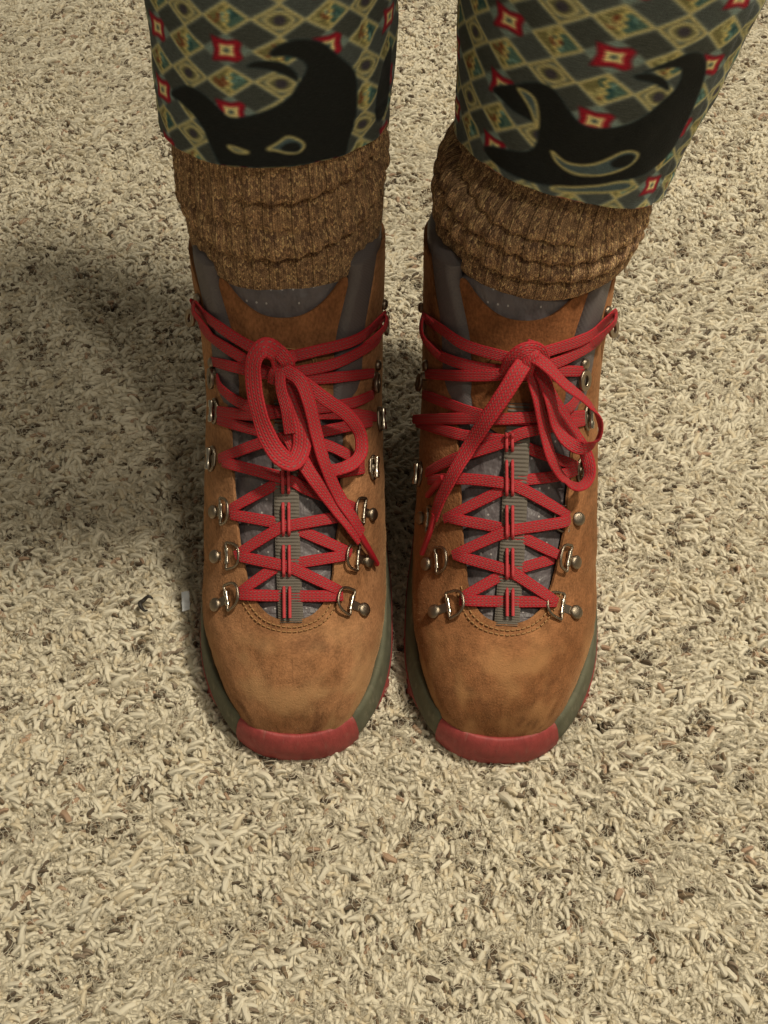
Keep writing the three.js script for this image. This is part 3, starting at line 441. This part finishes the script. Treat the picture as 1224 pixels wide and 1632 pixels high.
lacing(bootL, {
  cx: 460,
  hooks: [['ring', 346, 964, 385, 945], ['ring', 578, 972, 541, 955], ['ring', 345, 887, 383, 885], ['ring', 585, 894, 550, 885], ['ring', 343, 816, 368, 814], ['ring', 591, 820, 562, 810], ['lock', 338, 731, 352, 733], ['lock', 594, 746, 582, 741], ['lock', 343, 655, 354, 656], ['lock', 604, 668, 592, 665], ['open', 340, 578, 343, 598], ['open', 600, 582, 594, 610], ['open', 610, 485, 608, 518], ['open', 318, 476, 318, 503]],
  straps: [
    [0.0020, [384, 948], [460, 950], [541, 950]],
    [0.0018, [387, 940], [445, 901], [463, 899], [547, 886]], [0.0036, [539, 940], [466, 906], [445, 900], [387, 888]],
    [0.0036, [379, 883], [445, 842], [466, 837], [538, 824], [556, 819]], [0.0018, [555, 879], [472, 843], [445, 834], [373, 821]],
    [0.0018, [366, 812], [448, 767], [466, 762], [516, 756], [575, 748]], [0.0036, [560, 806], [494, 782], [463, 766], [420, 753], [360, 738]],
    [0.0034, [354, 729], [410, 708], [455, 697], [516, 687], [587, 673]], [0.0018, [575, 738], [525, 711], [455, 698], [405, 685], [352, 670]],
    [0.0030, [347, 655], [400, 661], [460, 655], [553, 644], [590, 630]], [0.0018, [594, 664], [561, 660], [460, 658], [395, 647], [355, 622], [348, 606]],
    [0.0030, [342, 577], [395, 590], [440, 596], [482, 591], [540, 577], [598, 545], [606, 527]], [0.0018, [590, 595], [513, 603], [440, 598], [395, 576], [330, 532], [316, 505]],
    [0.0040, [590, 524], [612, 502], [616, 514], [606, 530], [580, 552]], [0.0040, [330, 508], [312, 484], [308, 496], [318, 510], [338, 536]],
    [0.0040, [610, 505], [570, 540], [500, 560], [448, 572]], [0.0040, [312, 484], [322, 498], [350, 521], [395, 550], [440, 568]],
  ],
  bow: [
    ['knot', 1.25, [430, 553, 0.010], [446, 562, 0.014], [458, 578, 0.013], [456, 596, 0.008]],
    ['knot', 1.1, [470, 566, 0.007], [455, 575, 0.011], [440, 592, 0.011], [436, 612, 0.007]],
    ['bow_loop', 1.6, [448, 585, 0.008, 40], [440, 562, 0.014, 30], [422, 553, 0.019, 20], [406, 570, 0.021, 10], [404, 610, 0.021], [412, 655, 0.021], [428, 700, 0.020, -5], [450, 730, 0.018, -15], [468, 736, 0.016, -30], [480, 715, 0.013, -20], [480, 680, 0.011, -10], [470, 645, 0.010], [458, 610, 0.009]],
    ['bow_loop', 1.15, [450, 590, 0.010], [480, 608, 0.014, 10], [520, 637, 0.018, 15], [556, 664, 0.019, 25], [575, 695, 0.018, 50], [574, 725, 0.016, 60], [552, 744, 0.013, 35], [520, 748, 0.010, 10], [500, 720, 0.009], [480, 660, 0.009], [462, 610, 0.008]],
    ['lace_end', 1.15, [452, 588, 0.012], [478, 606, 0.016, 5], [492, 640, 0.017], [504, 690, 0.017], [518, 740, 0.016], [540, 790, 0.0135], [562, 825, 0.011], [577, 850, 0.010]],
    ['lace_end', 1.25, [458, 690, 0.008], [478, 728, 0.010], [502, 765, 0.012], [532, 805, 0.0115], [558, 838, 0.0100], [574, 860, 0.0090]],
    ['lace_end', 1.0, [446, 590, 0.011, 20], [448, 620, 0.014, 20], [456, 650, 0.015, 10], [462, 690, 0.012]],
  ],
  aglets: [[[574, 853, 0.0100], [588, 876, 0.0090], [601, 899, 0.0075]]],
  cordX: y => lerp(455, 457.5, (y - 750) / 235), cordGap: 4.6, cordY: [745, 985], dips: [729, 794, 861, 927],
});
lacing(bootR, {
  cx: 820,
  hooks: [['ring', 694, 975, 738, 960], ['ring', 916, 976, 880, 962], ['ring', 682, 899, 723, 887], ['ring', 915, 896, 885, 887], ['ring', 673, 826, 712, 832], ['ring', 920, 827, 900, 827], ['lock', 670, 756, 682, 755], ['lock', 927, 750, 917, 747], ['lock', 650, 667, 662, 667], ['lock', 936, 665, 926, 666], ['open', 671, 582, 677, 609], ['open', 930, 580, 926, 605], ['open', 674, 490, 678, 520], ['open', 966, 496, 965, 520]],
  straps: [
    [0.0020, [738, 957], [812, 959], [882, 959]],
    [0.0018, [740, 950], [803, 915], [822, 908], [878, 892]], [0.0036, [884, 957], [819, 914], [800, 906], [732, 887]],
    [0.0036, [726, 883], [803, 849], [822, 844], [893, 833], [903, 829]], [0.0018, [887, 883], [819, 850], [800, 842], [722, 827]],
    [0.0018, [712, 825], [794, 784], [825, 768], [884, 759], [914, 751]], [0.0036, [902, 819], [837, 782], [803, 770], [735, 763], [688, 765]],
    [0.0036, [684, 751], [722, 732], [794, 708], [837, 689], [926, 672]], [0.0018, [915, 741], [875, 727], [806, 703], [735, 693], [669, 675]],
    [0.0030, [664, 668], [750, 667], [819, 667], [899, 655], [922, 628]], [0.0018, [926, 662], [870, 668], [800, 668], [753, 657], [719, 645], [679, 630]],
    [0.0030, [683, 596], [744, 599], [797, 597], [840, 590], [890, 577], [949, 546], [966, 526]], [0.0018, [928, 592], [893, 592], [840, 598], [800, 592], [744, 582], [701, 566], [679, 545]],
    [0.0040, [950, 526], [978, 500], [980, 512], [966, 528], [940, 550]], [0.0040, [690, 516], [676, 505], [671, 522], [677, 542], [700, 566]],
    [0.0044, [976, 502], [950, 528], [924, 543], [878, 558], [840, 570]], [0.0044, [678, 507], [704, 525], [744, 551], [812, 570], [840, 572]],
  ],
  bow: [
    ['knot', 1.35, [806, 598, 0.007], [818, 572, 0.013], [838, 558, 0.015], [858, 560, 0.012], [866, 578, 0.007]],
    ['knot', 1.2, [852, 545, 0.006, 20], [848, 562, 0.014, 10], [842, 582, 0.014], [836, 604, 0.008]],
    ['lace_end', 1.45, [838, 575, 0.013], [826, 592, 0.016], [806, 624, 0.017], [776, 668, 0.016], [748, 712, 0.0150], [722, 756, 0.0140], [700, 800, 0.0120], [692, 824, 0.0105]],
    ['bow_loop', 1.2, [846, 566, 0.012, -20], [868, 580, 0.018, -25], [900, 612, 0.023, -30, 880, 620], [935, 640, 0.026, -45, 890, 640], [955, 668, 0.026, -70, 890, 660], [954, 698, 0.025, -60, 890, 690], [930, 714, 0.023, -20, 890, 700], [905, 704, 0.021, 0, 890, 690], [888, 680, 0.019, 5], [878, 640, 0.016, 5], [868, 606, 0.013], [856, 580, 0.010]],
    ['bow_loop', 1.1, [846, 590, 0.009, -15], [858, 640, 0.011, -20], [868, 690, 0.0125, -10], [880, 732, 0.014, -5], [900, 764, 0.0145, -20], [924, 776, 0.0145, -45, 905, 770], [940, 758, 0.014, -50, 905, 755], [934, 724, 0.013, -25, 905, 724], [915, 690, 0.011, -5, 890, 690], [885, 640, 0.009], [862, 600, 0.008]],
  ],
  aglets: [[[693, 820, 0.0105], [684, 850, 0.0095], [672, 882, 0.0080]], [[706, 762, 0.0060], [694, 775, 0.0060], [681, 790, 0.0055]]],
  cordX: y => lerp(812, 813, (y - 690) / 295), cordGap: 4.6, cordY: [690, 985], dips: [727, 798, 866, 931],
});

{ // scraps on the carpet
  const t = thing('scrap', 'small dark curled scrap lying on the carpet beside the left boot', 'scrap'), o = atY(235, 962, 0.0078); t.position.copy(o);
  const c = new THREE.CatmullRomCurve3([...Array(13)].map((_, i) => { const a = 0.9 + i / 12 * 3.9; return V(0.0042 * Math.cos(a), 0.0012 * Math.sin(i), -0.0042 * Math.sin(a)); })), g = new THREE.TubeGeometry(c, 40, 0.0013, 8), p = g.attributes.position;
  for (let i = 0; i <= 40; i++) { const q = c.getPointAt(i / 40), k = 0.25 + 0.75 * Math.pow(Math.sin(Math.PI * (0.04 + 0.92 * i / 40)), 0.8); for (let j = 0; j <= 8; j++) { const n = i * 9 + j; p.setXYZ(n, lerp(q.x, p.getX(n), k), lerp(q.y, p.getY(n), k), lerp(q.z, p.getZ(n), k)); } }
  g.computeVertexNormals(); part('curl', g, new THREE.MeshStandardMaterial({ color: rgb(0.03, 0.024, 0.02), roughness: 0.6 }), t);
  const w = thing('paper_scrap', 'small white scrap of paper caught under the edge of the left boot', 'scrap'), ow = atY(296, 958, 0.006); w.position.copy(ow);
  const pg = new THREE.PlaneGeometry(0.0045, 0.014, 8, 14).rotateX(-Math.PI / 2), pp = pg.attributes.position; for (let i = 0; i < pp.count; i++) pp.setXYZ(i, pp.getX(i) * (1 + 0.3 * noise.noise(pp.getZ(i) * 300, 2, 1)), 0.0018 * noise.noise(pp.getX(i) * 200, pp.getZ(i) * 200, 4), pp.getZ(i));
  pg.computeVertexNormals(); part('paper', pg.rotateY(0.15), new THREE.MeshStandardMaterial({ color: rgb(0.78, 0.8, 0.84), roughness: 0.8, side: THREE.DoubleSide }), w);
}
// ------------------------------------------------------------------ the wearer's legs: wool socks and printed trousers
const person = thing('person', 'person in patterned trousers and thick brown wool socks, seen below the knee', 'person');
const knitHash = (a, b) => { const s = Math.sin(a * 127.1 + b * 311.7) * 43758.5453; return s - Math.floor(s); };
const knitAt = (u, v) => { const c = u * 22, col = Math.floor(c), fx = c - col - 0.5, r = v * 30 - Math.abs(fx) * 1.3, row = Math.floor(r), fy = r - row - 0.5; return [col, ((row % 30) + 30) % 30, fx, fy]; };
const knitColour = dataTex(800, 800, (u, v) => {
  const [c, r, fx, fy] = knitAt(u, v), h = knitHash(c + (fx > 0 ? 40 : 0), r), f = 0.7 + 0.6 * noise.noise(u * 90, v * 90, 3) ;
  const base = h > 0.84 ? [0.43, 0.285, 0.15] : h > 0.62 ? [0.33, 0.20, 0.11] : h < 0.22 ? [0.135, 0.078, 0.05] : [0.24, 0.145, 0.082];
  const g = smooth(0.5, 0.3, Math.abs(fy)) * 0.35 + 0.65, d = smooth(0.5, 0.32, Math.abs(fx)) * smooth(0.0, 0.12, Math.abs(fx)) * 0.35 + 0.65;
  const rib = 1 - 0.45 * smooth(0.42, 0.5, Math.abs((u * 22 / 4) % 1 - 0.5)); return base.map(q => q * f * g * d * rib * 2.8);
}, true, [1 / 0.04, 1 / 0.04]);
const knitBump = dataTex(800, 800, (u, v) => { const [c, r, fx, fy] = knitAt(u, v); return 0.15 + 0.5 * smooth(0.5, 0.1, Math.abs(Math.abs(fx) - 0.25) * 2) * smooth(0.5, 0.15, Math.abs(fy)) + 0.25 * noise.noise(u * 120, v * 120, 1) + 0.2 * (c % 4 < 2 ? 1 : 0); }, false, [1 / 0.04, 1 / 0.04]);
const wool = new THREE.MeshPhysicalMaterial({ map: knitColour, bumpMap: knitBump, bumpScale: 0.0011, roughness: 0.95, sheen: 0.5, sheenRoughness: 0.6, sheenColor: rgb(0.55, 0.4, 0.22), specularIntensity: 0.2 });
const woolHair = new THREE.MeshStandardMaterial({ color: rgb(0.20, 0.135, 0.07), roughness: 1 });

function legFrame(rows, zc) {                     // silhouette rows [py, left px, right px] -> centre x and half width by height
  const q = rows.map(([py, l, r]) => { const a = atZ(l, py, zc), b = atZ(r, py, zc); return [a.y, (a.x + b.x) / 2, (b.x - a.x) / 2]; }).sort((a, b) => a[0] - b[0]);
  return { c: spline(q.map(w => w[0]), q.map(w => w[1])), w: spline(q.map(w => w[0]), q.map(w => w[2])) };
}
function ringPoint(fr, zc, y, th, deep, extra = 0) { const w = fr.w(y), s = Math.sin(th), c = Math.cos(th); return V(fr.c(y) + (w + extra) * Math.sign(s) * Math.pow(Math.abs(s), 0.94), y, zc(y) + (w * deep + extra) * c); }
function sock(px, zc, creases, seed, yTop, label) {
  const fr = legFrame(px, zc), rows = [], y0 = 0.135, NY = 200, NT = 360;
  for (let i = 0; i <= NY; i++) {
    const row = [];
    for (let j = 0; j <= NT; j++) {
      const th = -Math.PI + j / NT * Math.PI * 2, y = lerp(y0, yTop, i / NY);
      let d = 0.0010 * Math.cos(th * 34) * smooth(0.178, 0.2, y) + 0.0012 * fbm(th * 2.2, y * 38, seed, 3);
      let dy = 0;
      for (const [yc, sl, cv, a0, a1, A, wd] of creases) {
        const m = smooth(a0 - 0.35, a0 + 0.1, th) * smooth(a1 + 0.35, a1 - 0.1, th); if (m <= 0) continue;
        const e = y - (yc + sl * th + cv * th * th + 0.0025 * noise.noise(th * 1.7, seed, yc * 90));
        d += m * A * (-1.0 * Math.exp(-Math.pow(e / (wd * 0.32), 2)) + 0.85 * Math.exp(-Math.pow((e - wd * 0.8) / (wd * 0.75), 2)));
        dy -= m * A * 0.7 * Math.exp(-Math.pow((e - wd * 0.5) / (wd * 0.6), 2));
      }
      const p = ringPoint(fr, () => zc, y, th, 1.12, d - 0.0012); p.y += dy; row.push({ p, u: th * 0.046, v: y });
    }
    rows.push(row);
  }
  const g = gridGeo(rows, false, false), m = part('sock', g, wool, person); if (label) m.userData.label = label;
  // loose wool fibres
  const R = rng(seed * 100 + 7), hair = new THREE.ConeGeometry(0.00007, 1, 3, 1).translate(0, 0.5, 0), im = new THREE.InstancedMesh(hair, woolHair, 9000), pa = g.attributes.position, na = g.attributes.normal, mm = new THREE.Matrix4(), qq = new THREE.Quaternion();
  for (let i = 0; i < 9000; i++) { const k = Math.floor(R() * pa.count), n = V(na.getX(k), na.getY(k), na.getZ(k)).add(V(R() - 0.5, R() - 0.5, R() - 0.5).multiplyScalar(1.5)).normalize(); qq.setFromUnitVectors(V(0, 1, 0), n); mm.compose(V(pa.getX(k), pa.getY(k), pa.getZ(k)), qq, V(1, 0.0012 + 0.0025 * R() * R(), 1)); im.setMatrixAt(i, mm); }
  im.name = numbered('wool_fuzz'); im.userData.kind = 'stuff'; im.castShadow = true; m.add(im);
  return fr;
}
// the print: checkered diamonds, stars, eyes and leaves, with a large black scroll
const PW = 0.17, PN = 1280;
function printCanvas(seed, offset, scroll) {
  const cv = document.createElement('canvas'); cv.width = cv.height = PN; const g = cv.getContext('2d'), R = rng(seed), cm = PN / (PW * 100);
  g.fillStyle = '#69736f'; g.fillRect(0, 0, PN, PN);
  g.translate(PN / 2, PN); g.scale(cm, -cm);      // centimetres, front centre of the hem at (0, 0), up is +
  g.lineJoin = 'round'; g.lineCap = 'round';
  const hx = offset[2], hy = offset[3], ang = offset[4];
  g.save(); g.rotate(ang);
  const dia = (x, y, k) => { g.beginPath(); g.moveTo(x - hx * k, y); g.lineTo(x, y + hy * k); g.lineTo(x + hx * k, y); g.lineTo(x, y - hy * k); g.closePath(); };
  const wob = () => (R() - 0.5) * 0.07;
  for (let a = -16; a <= 16; a++) for (let b = -16; b <= 16; b++) {
    const x = offset[0] + (a + b) * hx, y = offset[1] + (a - b) * hy; if (Math.abs(x) > 13 || y < -6 || y > 22) continue;
    const solid = (a + b) % 2 !== 0, m = (a + b) / 2, n = (a - b) / 2, kind = m % 2 === 0 ? (n % 2 === 0 ? 0 : 1) : (n % 2 === 0 ? 1 : 2);
    if (solid) { dia(x, y, 0.86); g.fillStyle = ['#40433f', '#474d4d', '#4d4e50', '#3f4341'][((a * 3 + b) % 4 + 4) % 4]; g.fill(); continue; }
    dia(x, y, 1); g.fillStyle = kind === 2 ? '#606a64' : ['#6c7d7a', '#647777', '#717a70', '#697572'][((a + b * 3) % 4 + 4) % 4]; g.fill();
    const cream = '#aca478';
    if (kind === 0) {                             // red star with a cream heart
      const s = hx * 0.98; g.beginPath();
      for (let i = 0; i < 8; i++) { const q = i / 8 * Math.PI * 2 + Math.PI / 4, r = i % 2 ? s * 0.52 : s * 0.98; const px = x + r * Math.cos(q) + wob(), py = y + r * Math.sin(q) * 0.86 + wob(); i ? g.lineTo(px, py) : g.moveTo(px, py); }
      g.closePath(); g.fillStyle = '#8c1f2e'; g.fill(); g.lineWidth = 0.07; g.strokeStyle = '#64222c'; g.stroke();
      g.beginPath(); for (let i = 0; i < 8; i++) { const q = i / 8 * Math.PI * 2 + Math.PI / 4, r = i % 2 ? s * 0.30 : s * 0.50; const px = x + r * Math.cos(q) + wob() * 0.6, py = y + r * Math.sin(q) * 0.86; i ? g.lineTo(px, py) : g.moveTo(px, py); } g.closePath(); g.fillStyle = '#c9ba86'; g.fill();
      g.beginPath(); g.ellipse(x, y, 0.13, 0.11, 0, 0, 7); g.fillStyle = '#53605c'; g.fill();
    } else {
      dia(x, y, 0.93); g.lineWidth = 0.13; g.strokeStyle = cream; g.stroke();
      dia(x, y, 0.80); g.lineWidth = 0.05; g.strokeStyle = '#6f6b4c'; g.stroke();
      if (kind === 2) {                           // an eye
        g.beginPath(); g.moveTo(x - hx * 0.55, y); g.quadraticCurveTo(x, y + hy * 0.95, x + hx * 0.55, y); g.quadraticCurveTo(x, y - hy * 0.95, x - hx * 0.55, y); g.closePath(); g.fillStyle = '#62624a'; g.fill(); g.lineWidth = 0.12; g.strokeStyle = cream; g.stroke();
        g.beginPath(); g.ellipse(x, y, hx * 0.24, hy * 0.28, 0.2, 0, 7); g.fillStyle = '#3d3a42'; g.fill();
      } else {                                    // curled leaf: cream half and blue-green half
        g.save(); dia(x, y, 0.80); g.clip();
        g.fillStyle = '#6d6a48'; g.fillRect(x - hx, y - hy, hx, hy * 2); g.fillStyle = '#48625c'; g.fillRect(x, y - hy, hx, hy * 2);
        for (let i = 0; i < 9; i++) { const q = R() * 6.3, r = hx * 0.6 * R(), cx = x + r * Math.cos(q), cy = y + r * Math.sin(q) * 0.8; g.beginPath(); g.arc(cx, cy, 0.10 + 0.12 * R(), q, q + 3.6); g.lineWidth = 0.09; g.strokeStyle = cx < x ? (i % 2 ? '#a8a474' : '#6b3b2a') : (i % 2 ? '#6f9490' : '#27454a'); g.stroke(); }
        g.beginPath(); g.moveTo(x, y - hy * 0.8); for (let i = 1; i <= 8; i++) g.lineTo(x + (i % 2 ? 0.14 : -0.1), y - hy * 0.8 + hy * 1.6 * i / 8); g.lineWidth = 0.1; g.strokeStyle = '#b8aa6e'; g.stroke(); g.restore();
      }
    }
  }
  g.restore();
  const path = (pts, close = true) => { g.beginPath(); const n = pts.length, mid = (a, b) => [(a[0] + b[0]) / 2, (a[1] + b[1]) / 2]; const m0 = mid(pts[n - 1], pts[0]); g.moveTo(...m0); for (let i = 0; i < n; i++) { const m = mid(pts[i], pts[(i + 1) % n]); g.quadraticCurveTo(pts[i][0], pts[i][1], m[0], m[1]); } if (close) g.closePath(); };
  for (const [kind, ...pts] of scroll) { path(pts); if (kind === 'black') { g.fillStyle = '#1f2121'; g.fill(); g.lineWidth = 0.10; g.strokeStyle = '#2e3a40'; g.stroke(); g.fill(); } else { g.fillStyle = '#46555a'; g.fill(); g.lineWidth = 0.13; g.strokeStyle = '#a29a6c'; g.stroke(); } }
  // washed, slightly pilled jersey
  const im = g.getImageData(0, 0, PN, PN), d = im.data, B = 6, tmp = new Float32Array(PN * PN * 3);
  for (const [sx, sy] of [[1, 0], [0, 1]]) {        // the print has bled a little into the cloth
    for (let y = 0; y < PN; y++) for (let x = 0; x < PN; x++) for (let c = 0; c < 3; c++) { let s = 0; for (let q = -B; q <= B; q++) s += d[(((y + sy * q + PN) % PN) * PN + (x + sx * q + PN) % PN) * 4 + c]; tmp[(y * PN + x) * 3 + c] = s / (2 * B + 1); }
    for (let i = 0; i < PN * PN; i++) for (let c = 0; c < 3; c++) d[i * 4 + c] = tmp[i * 3 + c];
  }
  for (let y = 0; y < PN; y++) for (let x = 0; x < PN; x++) { const o = (y * PN + x) * 4, k = 1.2 + 0.28 * (R() - 0.5) + 0.14 * noise.noise(x * 0.05, y * 0.2, seed), l = R() > 0.985 ? 26 : 0; for (let c = 0; c < 3; c++) d[o + c] = clamp(d[o + c] * k + l, 0, 255); }
  g.setTransform(1, 0, 0, 1, 0, 0); g.putImageData(im, 0, 0);
  const t = new THREE.CanvasTexture(cv); t.colorSpace = THREE.SRGBColorSpace; t.wrapS = t.wrapT = THREE.RepeatWrapping; t.repeat.set(1 / PW, 1 / PW); t.offset.set(0.5, 0); t.magFilter = THREE.LinearFilter; return t;
}
const jersey = dataTex(256, 256, (u, v) => 0.5 + 0.22 * Math.sin(u * Math.PI * 2 * 40) * Math.sin(v * Math.PI * 2 * 40) + 0.4 * noise.noise(u * 40, v * 40, 2), false, [1 / 0.03, 1 / 0.03]);
function trouserLeg(px, zc, hem, fr0, map, seed, top) {
  const fr = legFrame(px, zc), rows = [], NT = 220, NY = 150;
  for (let i = -4; i <= NY; i++) {
    const row = [];
    for (let j = 0; j <= NT; j++) {
      const th = -Math.PI + j / NT * Math.PI * 2, h = hem(th) + 0.0012 * noise.noise(th * 2, seed, 3), s = Math.max(0, i) / NY, yv = lerp(h, top, Math.pow(s, 1.6)), yv0 = yv - h, y = Math.min(yv, 0.40);
      let d = 0.0034 * fbm(th * 1.2 + seed, y * 16 + th * 0.9, seed, 3) + 0.0011 * Math.pow(Math.max(0, noise.noise(th * 1.5 + y * 16, y * 34 - th * 2.2, seed + 6)), 0.7) - 0.0008 * Math.exp(-Math.pow((th - 0.80) / 0.03, 2)) - 0.0005 * Math.exp(-Math.pow((yv0 - 0.016) / 0.0012, 2)) * smooth(0.3, 0.35, 1) + 0.0008 * Math.exp(-Math.pow((y - h) / 0.003, 2));
      if (i < 0) d -= [0.0007, 0.0022, 0.0034, 0.0036][-i - 1];
      const yy = i < 0 ? y + [-0.0004, 0.0002, 0.0020, 0.012][-i - 1] : y;
      const p = ringPoint(fr, zcy => zc + 0.10 * Math.max(0, zcy - 0.3), yy, th, 1.10, d);
      if (yv > 0.40) { const l = yv - 0.40, k = l < 0.36 ? 1 + 0.9 * l : 1.324 * Math.sqrt(Math.max(0, 1 - Math.pow((l - 0.36) / 0.09, 2))); p.y = yv; p.x = fr.c(0.40) * (1 - 0.3 * l) + (p.x - fr.c(0.40)) * k; const z0 = zc + 0.01; p.z = z0 + (p.z - z0) * k; }
      row.push({ p, u: th * 0.054, v: yv - h });
    }
    rows.push(row);
  }
  return part('trouser_leg', gridGeo(rows, false, false), new THREE.MeshPhysicalMaterial({ map, roughness: 0.9, bumpMap: jersey, bumpScale: 0.0003, sheen: 0.35, sheenRoughness: 0.5, sheenColor: rgb(0.4, 0.4, 0.42), specularIntensity: 0.2 }), person);
}
const ZL = -0.243, ZR = -0.241;
const SCROLL_L = [
  ['black', [-4.81, 2.62], [-4.05, 3.16], [-3.46, 3.47], [-2.62, 3.39], [-1.88, 2.78], [-1.48, 2.29], [-0.39, 2.55], [0.84, 3.28], [1.38, 4.2], [1.73, 4.8], [1.4, 5.28], [0.8, 5.47], [0.15, 5.39], [0.46, 5.89], [1.36, 6.21], [2.25, 5.86], [2.98, 4.97], [3.98, 3.97], [3.94, 2.66], [4.01, 1.68], [3.49, -0.29], [2.63, -0.71], [0.91, -0.45], [-0.46, -0.37], [-1.58, -0.29], [-2.02, -0.01], [-2.77, 1.96], [-3.55, 2.53]],
  ['black', [-0.74, 4.76], [-0.2, 5.12], [0.53, 5.14], [1.15, 4.7], [1.31, 4.17], [0.87, 4.51], [0.1, 4.83]],
  ['black', [7.07, 4.24], [5.33, 3.24], [5.26, 0.81], [6.66, 0.82], [6.75, 3.03]],
  ['leaf', [-0.09, 0.87], [0.43, 1.27], [0.81, 1.62], [1.4, 1.26], [1.57, 0.92], [1.31, 0.63], [0.81, 0.65], [0.34, 0.89]],
  ['black', [0.43, 0.96], [0.91, 1.28], [1.36, 1.07], [1.31, 0.69], [0.81, 0.78]],
  ['leaf', [-1.68, 1.06], [-1.27, 0.65], [-0.55, 0.69], [-1.15, 0.92]],
];
const SCROLL_R = [
  ['black', [-4.9, 4.07], [-3.7, 4.88], [-2.87, 5.47], [-2.16, 5.4], [-1.57, 4.7], [-0.84, 4], [0.27, 4.34], [1.09, 5.15], [1.58, 5.95], [2, 6.62], [1.97, 7.36], [1.65, 7.67], [1.01, 7.6], [0.26, 7.04], [1.25, 7.95], [2.05, 8.5], [2.8, 7.98], [3.18, 7.1], [3.38, 5.51], [3.49, 3.29], [2.98, 2.55], [1.91, 1.92], [-0.07, 0.97], [-1.54, 0.39], [-2.98, 0.3], [-4.36, 0.45], [-5.04, 0.86], [-3.92, 1.45], [-2.84, 1.67], [-2.33, 2.27], [-2.47, 3.31], [-2.84, 3.55], [-3.54, 3.6], [-4.18, 3.91]],
  ['black', [0.02, 6.9], [0.57, 7.23], [1.32, 6.99], [1.71, 6.36], [1.04, 6.76]],
  ['leaf', [-1.89, 2.48], [-1.11, 1.87], [-0.28, 2.06], [0.29, 2.57], [0.83, 3.34], [1.56, 3.23], [1.39, 2.51], [0.5, 1.71], [-0.64, 1.41], [-1.4, 1.68]],
  ['black', [0.43, 2.52], [0.91, 3.12], [1.41, 3.1], [1.3, 2.56], [0.77, 2.22]],
  ['leaf', [-3.63, 4.85], [-2.89, 4.76], [-2.58, 3.93], [-2.48, 2.97], [-2.84, 3.97], [-3.39, 4.58]],
  ['leaf', [-1.54, 0.39], [-0.06, 0.88], [1.65, 1.71], [2, 1.21], [0.48, 0.67], [-1.23, 0.22]],
];

const sockLpx = [[150, 270, 614], [200, 274, 613], [250, 280, 611], [300, 291, 612], [345, 298, 612], [368, 305, 606], [384, 320, 596], [400, 338, 587], [440, 346, 576], [500, 360, 562], [600, 370, 550]];
const sockRpx = [[130, 745, 1060], [180, 742, 1050], [215, 734, 1046], [240, 708, 1042], [270, 692, 1038], [310, 690, 1030], [340, 691, 1020], [365, 692, 1005], [385, 705, 992], [402, 724, 972], [430, 730, 960], [480, 738, 948], [600, 750, 935]];
sock(sockLpx, ZL, [[0.232, 0.0035, 0.001, -0.2, 1.7, 0.0030, 0.008], [0.200, 0.006, 0.0035, -0.1, 1.7, 0.0042, 0.009], [0.196, -0.004, 0.000, -1.7, -0.5, 0.0028, 0.009], [0.216, -0.002, 0.001, -1.5, 0.6, 0.0012, 0.007]], 2, 0.30);
sock(sockRpx, ZR, [[0.213, -0.010, 0.0015, -1.7, 0.1, 0.0026, 0.006], [0.203, -0.006, 0.0020, -1.7, 1.2, 0.0028, 0.007], [0.190, -0.004, 0.0030, -1.4, 1.7, 0.0032, 0.008], [0.176, -0.002, 0.003, -1.6, 1.6, 0.0020, 0.007]], 4, 0.29);
const legL = trouserLeg([[-700, 200, 640], [-100, 228, 636], [0, 236, 633], [100, 248, 628], [160, 258, 620], [200, 266, 613], [240, 276, 609], [300, 282, 606]], ZL, th => 0.2455 + 0.0085 * Math.cos(th), null, printCanvas(3, [-1.35, 5.56, 0.98, 0.725, 0.0], SCROLL_L), 1, 0.85);
const legR = trouserLeg([[-700, 735, 1420], [-100, 731, 1235], [0, 731, 1192], [80, 729, 1152], [150, 728, 1112], [220, 728, 1080], [270, 730, 1056], [318, 728, 1036], [380, 728, 1026]], ZR, th => 0.2225 + 0.0145 * Math.cos(th) - 0.0145 * Math.sin(th), null, printCanvas(8, [-0.55, 7.7, 0.93, 0.80, 0.0], SCROLL_R), 2, 0.85);

renderer.render(scene, camera);
